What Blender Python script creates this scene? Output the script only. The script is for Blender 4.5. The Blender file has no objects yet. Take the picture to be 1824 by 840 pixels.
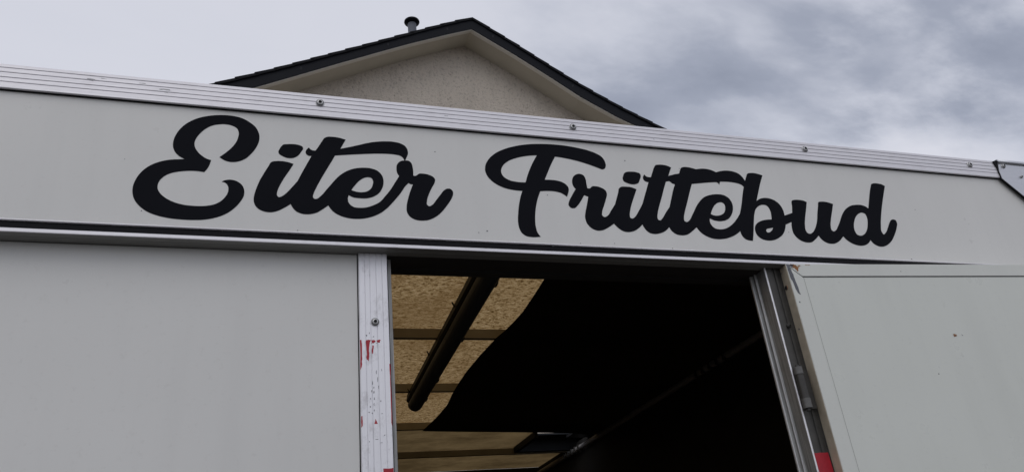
import bpy, bmesh, math, random
from mathutils import Matrix, Vector
from mathutils.geometry import tessellate_polygon
random.seed(7)
C = bpy.context.scene.collection
sc = bpy.context.scene

# ------------------------------------------------------------------ camera
EYE = 1.6                                     # eye height above the asphalt; heights below are given from the eye
cam_d = bpy.data.cameras.new("camera"); cam = bpy.data.objects.new("camera", cam_d); C.objects.link(cam)
cam_d.sensor_width = 36.0; cam_d.lens = 28.01; cam_d.clip_start = 0.05; cam_d.clip_end = 3000
cam.matrix_world = Matrix(((0.9504517, -0.0463529, -0.3073970, 0),
                           (-0.2943476, -0.4522808, -0.8419035, 0),
                           (-0.1000051, 0.8906702, -0.4435150, EYE), (0, 0, 0, 1)))
sc.camera = cam
sc.view_settings.view_transform = 'Standard'; sc.view_settings.look = 'None'
sc.view_settings.exposure = 0.0; sc.view_settings.gamma = 1.0
try: sc.view_settings.use_curve_mapping = False
except Exception: pass

# ------------------------------------------------------------------ node helper
def N(nt, typ, props=None, **ins):
    n = nt.nodes.new(typ)
    for k, v in (props or {}).items(): setattr(n, k, v)
    for k, v in ins.items():
        key = int(k[1:]) if k[0] == 'i' and k[1:].isdigit() else k.replace('_', ' ')
        s = n.inputs[key]
        if isinstance(v, bpy.types.NodeSocket): nt.links.new(v, s)
        elif isinstance(v, bpy.types.Node): nt.links.new(v.outputs[0], s)
        else: s.default_value = v
    return n
def MATH(nt, op, a, b=0.0, c=0.0, clamp=False):
    return N(nt, 'ShaderNodeMath', {'operation': op, 'use_clamp': clamp}, i0=a, i1=b, i2=c).outputs[0]
def RAMP(nt, f, stops, interp='LINEAR'):
    n = N(nt, 'ShaderNodeValToRGB', i0=f); r = n.color_ramp; r.interpolation = interp
    while len(r.elements) < len(stops): r.elements.new(0.5)
    for e, (p, c) in zip(r.elements, stops): e.position = p; e.color = c if len(c) == 4 else (*c, 1)
    return n.outputs[0]
def MIX(nt, f, a, b, mode='MIX'):
    n = nt.nodes.new('ShaderNodeMix'); n.data_type = 'RGBA'; n.blend_type = mode
    for s, v in ((n.inputs[0], f), (n.inputs[6], a), (n.inputs[7], b)):
        if isinstance(v, bpy.types.NodeSocket): nt.links.new(v, s)
        elif isinstance(v, (tuple, list)): s.default_value = (*v[:3], 1)
        else: s.default_value = v
    return n.outputs[2]

# direction, reach and depth of the darker cloud banks
SKYBANKS = [((0.465, 0.692, 0.552), 0.26, 0.64), ((0.594, 0.571, 0.567), 0.14, 0.32), ((0.741, 0.460, 0.489), 0.18, 0.7), ((0.604, 0.626, 0.493), 0.11, 0.3), ((0.562, 0.613, 0.555), 0.085, -0.24), ((0.718, 0.546, 0.432), 0.13, -0.08), ((0.414, 0.734, 0.538), 0.13, 0.16), ((0.672, 0.506, 0.541), 0.14, 0.28)]

# ------------------------------------------------------------------ overcast sky and veiled sun
SUN_EL, SUN_AZ = math.radians(52), math.radians(-150)      # high, behind the viewer's left shoulder
w = bpy.data.worlds.new("World"); sc.world = w; w.use_nodes = True
nt = w.node_tree; nt.nodes.clear()
sky = N(nt, 'ShaderNodeTexSky', {'sky_type': 'NISHITA', 'sun_disc': False, 'sun_elevation': SUN_EL, 'sun_rotation': SUN_AZ})
tc = nt.nodes.new('ShaderNodeTexCoord')
direction = N(nt, 'ShaderNodeVectorMath', {'operation': 'NORMALIZE'}, i0=tc.outputs['Generated']).outputs[0]
sep = N(nt, 'ShaderNodeSeparateXYZ', i0=direction)
up = MATH(nt, 'ADD', MATH(nt, 'MAXIMUM', sep.outputs[2], 0.0), 0.22)
flat = N(nt, 'ShaderNodeCombineXYZ', X=MATH(nt, 'DIVIDE', sep.outputs[0], up), Y=MATH(nt, 'DIVIDE', sep.outputs[1], up), Z=0.0).outputs[0]
streak = N(nt, 'ShaderNodeMapping', Vector=flat, Rotation=(0, 0, math.radians(-38)), Scale=(1.0, 1.85, 1.0)).outputs[0]
n_big = N(nt, 'ShaderNodeTexNoise', Vector=streak, Scale=1.7, Detail=3.0, Roughness=0.5, Distortion=0.25).outputs[0]
n_mid = N(nt, 'ShaderNodeTexNoise', Vector=streak, Scale=4.2, Detail=6.0, Roughness=0.55, Distortion=0.35).outputs[0]
wob = N(nt, 'ShaderNodeTexNoise', Vector=streak, Scale=3.0, Detail=6.0, Roughness=0.58).outputs[1]
wobv = N(nt, 'ShaderNodeVectorMath', {'operation': 'SUBTRACT'}, i0=wob, i1=(0.5, 0.5, 0.5)).outputs[0]
wobs = N(nt, 'ShaderNodeVectorMath', {'operation': 'SCALE'}, i0=wobv, Scale=0.34).outputs[0]
dirw = N(nt, 'ShaderNodeVectorMath', {'operation': 'ADD'}, i0=direction, i1=wobs).outputs[0]
def bank(d, r):                                # one darker cloud bank round a direction of the sky
    dist = N(nt, 'ShaderNodeVectorMath', {'operation': 'DISTANCE'}, i0=dirw, i1=d).outputs['Value']
    return N(nt, 'ShaderNodeMapRange', {'interpolation_type': 'SMOOTHSTEP'}, Value=dist, i1=0.0, i2=r, i3=1.0, i4=0.0).outputs[0]
banks = None
for d, r, s in SKYBANKS:
    b = MATH(nt, 'MULTIPLY', bank(d, r), s)
    banks = b if banks is None else MATH(nt, 'ADD', banks, b)
far = N(nt, 'ShaderNodeMapRange', {'interpolation_type': 'SMOOTHSTEP'}, Value=sep.outputs[0], i1=0.15, i2=0.62, i3=0.0, i4=1.0).outputs[0]
tex = MATH(nt, 'ADD', MATH(nt, 'MULTIPLY', MATH(nt, 'SUBTRACT', n_big, 0.5), 1.0), MATH(nt, 'MULTIPLY', MATH(nt, 'SUBTRACT', n_mid, 0.5), 0.8))
amp = MATH(nt, 'ADD', MATH(nt, 'MULTIPLY', far, 0.85), 0.10)
dark = MATH(nt, 'ADD', MATH(nt, 'MULTIPLY', tex, amp), MATH(nt, 'ADD', banks, 0.07), clamp=True)
cloud = RAMP(nt, dark, [(0.0, (0.745, 0.757, 0.835)), (0.3, (0.590, 0.615, 0.705)), (0.65, (0.380, 0.412, 0.505)), (1.0, (0.270, 0.300, 0.385))])
cl10 = N(nt, 'ShaderNodeVectorMath', {'operation': 'SCALE'}, i0=cloud, Scale=9.5).outputs[0]
mixed = MIX(nt, 0.95, sky.outputs[0], cl10)
bg = N(nt, 'ShaderNodeBackground', Color=mixed, Strength=0.1)
N(nt, 'ShaderNodeOutputWorld', Surface=bg)

sun_d = bpy.data.lights.new("sun", 'SUN'); sun = bpy.data.objects.new("sun", sun_d); C.objects.link(sun)
sun_d.energy = 0.5; sun_d.angle = math.radians(40); sun_d.color = (1.0, 0.97, 0.93)
sv = Vector((math.sin(SUN_AZ) * math.cos(SUN_EL), math.cos(SUN_AZ) * math.cos(SUN_EL), math.sin(SUN_EL)))
sun.rotation_euler = sv.to_track_quat('Z', 'Y').to_euler(); sun.location = sv * 30
sun_d.use_shadow = True

# ------------------------------------------------------------------ materials
def material(name, rough=0.5, metal=0.0, spec=0.5):
    m = bpy.data.materials.new(name); m.use_nodes = True
    nt = m.node_tree; b = nt.nodes['Principled BSDF']
    b.inputs['Roughness'].default_value = rough; b.inputs['Metallic'].default_value = metal
    b.inputs['Specular IOR Level'].default_value = spec
    return m, nt, b
def coords(nt): return nt.nodes.new('ShaderNodeNewGeometry').outputs['Position']
def noise(nt, scale, detail=3.0, rough=0.5, vec=None, stretch=(1, 1, 1), rot=(0, 0, 0), dist=0.0):
    v = vec or coords(nt)
    mp = N(nt, 'ShaderNodeMapping', Vector=v, Scale=stretch, Rotation=rot)
    return N(nt, 'ShaderNodeTexNoise', Vector=mp, Scale=scale, Detail=detail, Roughness=rough, Distortion=dist).outputs[0]
def bump(nt, b, h, strength, dist=0.01, prev=None):
    n = N(nt, 'ShaderNodeBump', Height=h, Strength=strength, Distance=dist)
    if prev: nt.links.new(prev.outputs[0], n.inputs['Normal'])
    nt.links.new(n.outputs[0], b.inputs['Normal']); return n
def plain(name, col, rough=0.6, metal=0.0, var=0.15, scale=30, spec=0.5, bmp=0.0):
    m, nt, b = material(name, rough, metal, spec)
    f = noise(nt, scale, 4, 0.6)
    c = MIX(nt, f, [x * (1 - var) for x in col], [min(1, x * (1 + var)) for x in col])
    nt.links.new(c, b.inputs['Base Color'])
    if bmp: bump(nt, b, f, bmp, 0.004)
    return m

def white_paint(name, col, rough=0.32, dents=0.25):
    m, nt, b = material(name, rough, 0.0, 0.5)
    p = coords(nt)
    big = noise(nt, 1.3, 2, 0.5, p)
    c = MIX(nt, big, [x * 0.965 for x in col], [min(1, x * 1.03) for x in col])
    streaks = noise(nt, 9, 4, 0.6, p, (1.0, 1.0, 0.12))                    # faint rain streaks
    c = MIX(nt, RAMP(nt, streaks, [(0.45, (0, 0, 0)), (0.8, (0.16, 0.16, 0.16))]), c, [x * 0.70 for x in col])
    grime = noise(nt, 60, 6, 0.7, p)
    c = MIX(nt, RAMP(nt, grime, [(0.58, (0, 0, 0)), (0.80, (0.22, 0.22, 0.22))]), c, (0.40, 0.38, 0.34))
    vor = N(nt, 'ShaderNodeTexVoronoi', {'feature': 'F1'}, Vector=p, Scale=9.0, Randomness=1.0)
    gate = N(nt, 'ShaderNodeSeparateColor', i0=vor.outputs['Color']).outputs[0]
    r = MATH(nt, 'MULTIPLY', MATH(nt, 'SUBTRACT', gate, 0.55), 0.055)      # few cells carry a small fly speck
    spk = MATH(nt, 'LESS_THAN', vor.outputs['Distance'], r)
    c = MIX(nt, MATH(nt, 'MULTIPLY', spk, 0.75), c, (0.10, 0.085, 0.07))
    nt.links.new(c, b.inputs['Base Color'])
    nt.links.new(RAMP(nt, noise(nt, 6, 5, 0.6, p), [(0.3, (rough - 0.05,) * 3), (0.7, (rough + 0.12,) * 3)]), b.inputs['Roughness'])
    d = bump(nt, b, noise(nt, 2.2, 1, 0.4, p), dents, 0.03)
    bump(nt, b, noise(nt, 160, 2, 0.5, p), 0.05, 0.001, d)
    return m
M = {}
M['panel'] = white_paint('white_panel_paint', (0.73, 0.725, 0.695))
M['door'] = white_paint('white_door_paint', (0.69, 0.71, 0.655), 0.30, 0.2)
M['trim'] = white_paint('white_trim_paint', (0.695, 0.71, 0.66), 0.4, 0.1)

def aluminium(name, col, rough, along, metal=0.85, dirt=0.25, brush=0.04):
    m, nt, b = material(name, rough, metal)
    p = coords(nt)
    st = [1, 1, 1]; st[along] = 0.02
    br = RAMP(nt, noise(nt, 260, 3, 0.6, p, st), [(0.3, (0, 0, 0)), (0.7, (1, 1, 1))])
    c = MIX(nt, br, [x * (1 - brush) for x in col], [min(1, x * (1 + brush)) for x in col])
    sc_ = noise(nt, 26, 6, 0.72, p, (1, 1, 0.6) if along == 2 else (0.5, 1, 1))
    c = MIX(nt, RAMP(nt, sc_, [(0.52, (0, 0, 0)), (0.78, (dirt,) * 3)]), c, (0.20, 0.185, 0.17))
    nt.links.new(c, b.inputs['Base Color'])
    nt.links.new(MATH(nt, 'ADD', MATH(nt, 'MULTIPLY', br, 0.18), rough - 0.09), b.inputs['Roughness'])
    bump(nt, b, br, 0.12, 0.0012)
    return m
M['rail'] = aluminium('anodised_aluminium_rail', (0.78, 0.765, 0.79), 0.52, 0, 0.55, 0.16)
M['rail_shade'] = aluminium('shaded_aluminium_underside', (0.26, 0.255, 0.24), 0.6, 0, 0.2, 0.5)  # darker copy of the rail metal, underside shade put into the colour
M['highlight'] = aluminium('edge_highlight_metal', (0.55, 0.55, 0.55), 0.5, 2, 0.5, 0.5)  # paler metal, edge highlights of the jamb painted in
M['scrape'] = plain('light_scrape', (0.42, 0.42, 0.43), 0.6, 0.3, 0.4, 200)
M['joint_grey'] = plain('grey_joint_line', (0.30, 0.30, 0.29), 0.7, 0, 0.2, 30, 0.1)
M['clip_dark'] = plain('dull_joint_clip', (0.035, 0.036, 0.04), 0.7, 0, 0.2, 30, 0.1)
M['soffit_edge'] = plain('pale_soffit_edge', (0.80, 0.77, 0.70), 0.7, 0, 0.10, 3, 0.3)
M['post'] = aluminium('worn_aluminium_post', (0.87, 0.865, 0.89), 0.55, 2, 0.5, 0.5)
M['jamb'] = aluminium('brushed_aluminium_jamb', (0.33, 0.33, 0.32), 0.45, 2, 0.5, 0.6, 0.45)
M['cap'] = aluminium('smooth_aluminium_cap', (0.56, 0.57, 0.60), 0.42, 0, 0.9, 0.06, 0.012)
M['hinge_steel'] = plain('grey_hinge_steel', (0.13, 0.127, 0.12), 0.5, 0.3, 0.35, 90)
M['hinge_dark'] = plain('grimy_hinge_barrel', (0.055, 0.052, 0.047), 0.5, 0.3, 0.3, 90)
M['frame_dark'] = plain('grimy_frame_metal', (0.075, 0.072, 0.066), 0.45, 0.4, 0.35, 40)
M['steel'] = plain('zinc_steel', (0.50, 0.50, 0.50), 0.4, 0.5, 0.2, 120)
M['dark_steel'] = plain('dull_galvanised_rail', (0.32, 0.31, 0.30), 0.6, 0.0, 0.3, 120)
M['rubber'] = plain('black_rubber', (0.011, 0.011, 0.013), 0.6, 0, 0.3, 60, 0.1)
M['hole'] = plain('bolt_socket_black', (0.012, 0.012, 0.012), 0.7)
M['vinyl'] = plain('black_vinyl_film', (0.0090, 0.0096, 0.0128), 0.6, 0, 0.12, 12, 0.03)
M['tan'] = plain('stained_door_edge', (0.43, 0.37, 0.28), 0.55, 0, 0.35, 28, 0.4, 0.1)
M['tape'] = plain('red_tape', (0.40, 0.010, 0.024), 0.5, 0, 0.3, 60)
M['rust'] = plain('rust', (0.30, 0.14, 0.06), 0.85, 0, 0.5, 140, 0.3, 0.2)
M['rust_dark'] = plain('dark_rust', (0.075, 0.035, 0.018), 0.85, 0, 0.5, 140, 0.3, 0.2)
M['rust_pale'] = plain('pale_rust_smear', (0.47, 0.36, 0.26), 0.7, 0, 0.3, 140, 0.3)
M['chip'] = plain('bare_scraped_metal', (0.13, 0.135, 0.15), 0.55, 0.3, 0.6, 160, 0.4, 0.2)
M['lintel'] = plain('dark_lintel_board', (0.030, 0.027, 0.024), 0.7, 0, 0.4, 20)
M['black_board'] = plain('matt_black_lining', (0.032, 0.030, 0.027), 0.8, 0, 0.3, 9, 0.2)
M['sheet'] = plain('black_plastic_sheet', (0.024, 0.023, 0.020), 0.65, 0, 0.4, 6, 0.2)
M['beam'] = plain('brown_roof_bow', (0.34, 0.30, 0.22), 0.6, 0, 0.3, 7, 0.4, 0.1)
M['lamp_body'] = plain('dark_lamp_housing', (0.014, 0.016, 0.018), 0.55, 0, 0.3, 30, 0.15)
M['diffuser'] = plain('smoky_lamp_cover', (0.058, 0.068, 0.080), 0.5, 0, 0.25, 14)
M['floor'] = plain('plywood_floor', (0.10, 0.075, 0.05), 0.7, 0, 0.3, 12)
M['render_trim'] = plain('cream_soffit_board', (0.62, 0.575, 0.475), 0.7, 0, 0.10, 3, 0.3)
M['barge'] = plain('slate_grey_bargeboard', (0.0085, 0.0095, 0.013), 0.55, 0, 0.25, 5, 0.12)
M['tile'] = plain('dark_roof_tile', (0.0090, 0.0095, 0.012), 0.7, 0, 0.3, 16, 0.12, 0.2)
M['pipe'] = plain('grey_vent_pipe', (0.10, 0.11, 0.135), 0.6, 0, 0.12, 9)
M['pipe_cap'] = plain('dark_vent_cowl', (0.0085, 0.0095, 0.013), 0.5, 0, 0.2, 9, 0.15)
M['skirt'] = plain('chassis_grey', (0.05, 0.05, 0.052), 0.6)

def frp():                                     # translucent glass-fibre roof sheet, lit from above
    m = bpy.data.materials.new('translucent_glassfibre_roof'); m.use_nodes = True
    nt = m.node_tree; nt.nodes.clear(); p = coords(nt)
    fib = noise(nt, 58, 5, 0.62, p, (0.72, 1.0, 1.0), (0, 0, 0.12), 0.9)
    fib2 = noise(nt, 120, 3, 0.6, p, (0.7, 1.0, 1.0), (0, 0, -0.15), 1.2)
    f = MATH(nt, 'ADD', MATH(nt, 'MULTIPLY', fib, 0.65), MATH(nt, 'MULTIPLY', fib2, 0.35))
    mott = noise(nt, 2.1, 3, 0.55, p)
    t = RAMP(nt, f, [(0.41, (0.11, 0.058, 0.018)), (0.475, (0.305, 0.200, 0.085)), (0.54, (0.405, 0.280, 0.135)), (0.62, (0.53, 0.385, 0.21))])
    t = MIX(nt, RAMP(nt, mott, [(0.48, (0, 0, 0)), (0.72, (0.75, 0.75, 0.75))]), t, (0.20, 0.115, 0.042))
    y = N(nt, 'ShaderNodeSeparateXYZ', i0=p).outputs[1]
    stain = MATH(nt, 'GREATER_THAN', y, 5.66)                               # the rearmost sheets are darker and browner
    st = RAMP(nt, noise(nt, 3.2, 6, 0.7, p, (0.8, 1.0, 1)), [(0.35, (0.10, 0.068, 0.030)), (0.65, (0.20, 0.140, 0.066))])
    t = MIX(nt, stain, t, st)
    tr = N(nt, 'ShaderNodeBsdfTranslucent', Color=t); di = N(nt, 'ShaderNodeBsdfDiffuse', Color=t)
    bp = N(nt, 'ShaderNodeBump', Height=f, Strength=0.5, Distance=0.004)
    nt.links.new(bp.outputs[0], di.inputs['Normal'])
    mx = N(nt, 'ShaderNodeMixShader', i0=0.35, i1=tr, i2=di)
    N(nt, 'ShaderNodeOutputMaterial', Surface=mx)
    return m
M['roof'] = frp()

def roughcast():
    m, nt, b = material('roughcast_render', 0.9, 0, 0.2); p = coords(nt)
    g = noise(nt, 26, 5, 0.68, p); g2 = noise(nt, 60, 3, 0.6, p); big = noise(nt, 1.2, 4, 0.6, p)
    c = MIX(nt, big, (0.60, 0.53, 0.45), (0.69, 0.62, 0.53))
    c = MIX(nt, RAMP(nt, g, [(0.30, (0.75, 0.75, 0.75)), (0.47, (0, 0, 0))]), c, (0.27, 0.23, 0.19))
    c = MIX(nt, RAMP(nt, g2, [(0.60, (0, 0, 0)), (0.78, (0.5, 0.5, 0.5))]), c, (0.62, 0.59, 0.53))
    drip = noise(nt, 7, 5, 0.65, p, (1, 1, 0.18))
    c = MIX(nt, RAMP(nt, drip, [(0.5, (0, 0, 0)), (0.8, (0.4, 0.4, 0.4))]), c, (0.36, 0.32, 0.27))
    nt.links.new(c, b.inputs['Base Color'])
    d = bump(nt, b, g, 0.9, 0.03); bump(nt, b, g2, 0.6, 0.012, d)
    return m
M['roughcast'] = roughcast()
def asphalt():
    m, nt, b = material('asphalt', 0.9, 0, 0.3); p = coords(nt)
    c = MIX(nt, noise(nt, 0.6, 4, 0.6, p), (0.055, 0.054, 0.052), (0.09, 0.088, 0.084))
    c = MIX(nt, RAMP(nt, noise(nt, 110, 3, 0.6, p), [(0.45, (0, 0, 0)), (0.75, (0.5, 0.5, 0.5))]), c, (0.13, 0.127, 0.12))
    nt.links.new(c, b.inputs['Base Color']); bump(nt, b, noise(nt, 110, 3, 0.6, p), 0.5, 0.01); return m
M['asphalt'] = asphalt()

# ------------------------------------------------------------------ object helpers
WORLD = {}                                     # object name -> world position of its origin
def thing(name, label, cat, loc, group=None):
    o = bpy.data.objects.new(name, None); C.objects.link(o); o.location = loc
    o.empty_display_size = 0.3
    o['label'] = label; o['category'] = cat
    if group: o['group'] = group
    WORLD[o.name] = Vector(loc); return o
def obj(name, bm, mat, parent=None, label=None, smooth=False, eye=True):
    """bmesh in metres (heights from the eye unless eye=False) -> one mesh object with its origin at its middle"""
    if eye:
        for v in bm.verts: v.co.z += EYE
    lo = [min(v.co[i] for v in bm.verts) for i in range(3)]; hi = [max(v.co[i] for v in bm.verts) for i in range(3)]
    mid = Vector([(a + b) / 2 for a, b in zip(lo, hi)])
    for v in bm.verts: v.co -= mid
    me = bpy.data.meshes.new(name); bm.to_mesh(me); bm.free()
    for mm in (mat if isinstance(mat, (list, tuple)) else [mat]): me.materials.append(mm)
    if smooth:
        for p in me.polygons: p.use_smooth = True
    o = bpy.data.objects.new(name, me); C.objects.link(o)
    if parent: o.parent = parent; o.location = mid - WORLD[parent.name]
    else: o.location = mid
    WORLD[o.name] = mid
    if label: o['label'] = label
    return o
def structure(name, bm, mat):
    o = obj(name, bm, mat, eye=False); o['kind'] = 'structure'; return o
def BM(): return bmesh.new()
def box(bm, x0, x1, y0, y1, z0, z1, bev=0.0, mi=0):
    r = bmesh.ops.create_cube(bm, size=1.0); vs = r['verts']
    for v in vs:
        v.co = Vector((x0 if v.co.x < 0 else x1, y0 if v.co.y < 0 else y1, z0 if v.co.z < 0 else z1))
    fs = {f for v in vs for f in v.link_faces}
    for f in fs: f.material_index = mi
    if bev:
        es = {e for v in vs for e in v.link_edges}
        bmesh.ops.bevel(bm, geom=list(es), offset=bev, segments=2, affect='EDGES', profile=0.6)
    return bm
def prism(bm, pts, a0, a1, axis='x', mi=0):
    """closed profile extruded along one axis. axis x: pts=(y,z); z: pts=(x,y); y: pts=(x,z)"""
    def P(p, a): return {'x': (a, p[0], p[1]), 'z': (p[0], p[1], a), 'y': (p[0], a, p[1])}[axis]
    A = [bm.verts.new(P(p, a0)) for p in pts]; B = [bm.verts.new(P(p, a1)) for p in pts]
    n = len(pts); fs = [bm.faces.new((A[i], A[(i + 1) % n], B[(i + 1) % n], B[i])) for i in range(n)]
    for ring in (A, B):
        for t in tessellate_polygon([[v.co for v in ring]]):
            fs.append(bm.faces.new([ring[i] for i in t]))
    for f in fs: f.material_index = mi
    bmesh.ops.recalc_face_normals(bm, faces=fs)
    return bm
def cyl(bm, p0, p1, r0, r1=None, seg=16, mi=0):
    p0, p1 = Vector(p0), Vector(p1); d = p1 - p0; r1 = r0 if r1 is None else r1
    q = d.to_track_quat('Z', 'Y').to_matrix().to_4x4()
    n0 = set(bm.faces)
    bmesh.ops.create_cone(bm, cap_ends=True, segments=seg, radius1=r0, radius2=r1, depth=d.length, matrix=Matrix.Translation((p0 + p1) / 2) @ q)
    for f in set(bm.faces) - n0: f.material_index = mi
    return bm
def lathe(bm, prof, base, axis, seg=20, mis=None):
    """revolve (r, h) pairs about an axis through base"""
    base = Vector(base); q = Vector(axis).to_track_quat('Z', 'Y').to_matrix()
    rings = []
    for r, h in prof:
        rings.append([bm.verts.new(base + q @ Vector((r * math.cos(2 * math.pi * k / seg), r * math.sin(2 * math.pi * k / seg), h))) for k in range(seg)])
    for i, (a, b) in enumerate(zip(rings, rings[1:])):
        for k in range(seg):
            f = bm.faces.new((a[k], a[(k + 1) % seg], b[(k + 1) % seg], b[k])); f.material_index = mis[i] if mis else 0
    f = bm.faces.new(rings[-1]); f.material_index = mis[-1] if mis else 0
    bm.faces.new(list(reversed(rings[0])))
    bmesh.ops.recalc_face_normals(bm, faces=list(bm.faces)); return bm
def catmull(loop, sub=6):
    """closed outline of (x, y, corner) -> dense polygon; corners stay sharp"""
    n = len(loop); P = [Vector((p[0], p[1])) for p in loop]; out = []
    for i in range(n):
        a, b = P[i], P[(i + 1) % n]
        ca, cb = loop[i][2], loop[(i + 1) % n][2]
        p0 = P[i - 1] if not ca else a - (b - a) * 0.0
        p3 = P[(i + 2) % n] if not cb else b
        if ca and cb: out.append(a); continue
        la = (b - a).length
        def tang(p, q, r):                     # centripetal-like tangent, limited to the span
            d1, d2 = (q - p).length, (r - q).length
            if d1 < 1e-9 or d2 < 1e-9: return (r - p) * 0.5
            t = ((q - p) / d1 * d2 + (r - q) / d2 * d1) / (d1 + d2)
            return t * la
        ma = tang(p0, a, b) if not ca else None
        mb = tang(a, b, p3) if not cb else None
        if ma is None: ma = (b - a) * 1.5 - mb * 0.5
        if mb is None: mb = (b - a) * 1.5 - ma * 0.5
        for k in range(sub):
            t = k / sub; t2, t3 = t * t, t * t * t
            out.append(a * (2 * t3 - 3 * t2 + 1) + ma * (t3 - 2 * t2 + t) + b * (-2 * t3 + 3 * t2) + mb * (t3 - t2))
    return out
def slab(bm, loops, y_front, thick, mi=0):
    """flat cut-out (outline + holes in x,z) standing in the plane y"""
    flatv = [[Vector((p.x, y_front, p.y)) for p in lp] for lp in loops]
    fr = [bm.verts.new(v) for lp in flatv for v in lp]
    for t in tessellate_polygon(flatv):
        try: bm.faces.new([fr[i] for i in t]).material_index = mi
        except ValueError: pass
    k = 0; fs = []
    bk = [bm.verts.new(v.co + Vector((0, thick, 0))) for v in fr]
    for lp in flatv:
        n = len(lp)
        for i in range(n):
            a, b = k + i, k + (i + 1) % n
            fs.append(bm.faces.new((fr[a], fr[b], bk[b], bk[a])))
        k += n
    for f in fs: f.material_index = mi
    bmesh.ops.recalc_face_normals(bm, faces=list(bm.faces))
    return bm
def patch(pts, y, thick=0.0006, jag=0.0, sub=3, seed=0):
    """small irregular flake (tape rest, stain) lying on the plane y; pts in x,z"""
    rnd = random.Random(seed); out = []
    n = len(pts)
    for i in range(n):
        a, b = Vector(pts[i]), Vector(pts[(i + 1) % n])
        for k in range(sub):
            p = a.lerp(b, k / sub); out.append(p + Vector((rnd.uniform(-jag, jag), rnd.uniform(-jag, jag))))
    return slab(BM(), [out], y, thick)

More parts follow.
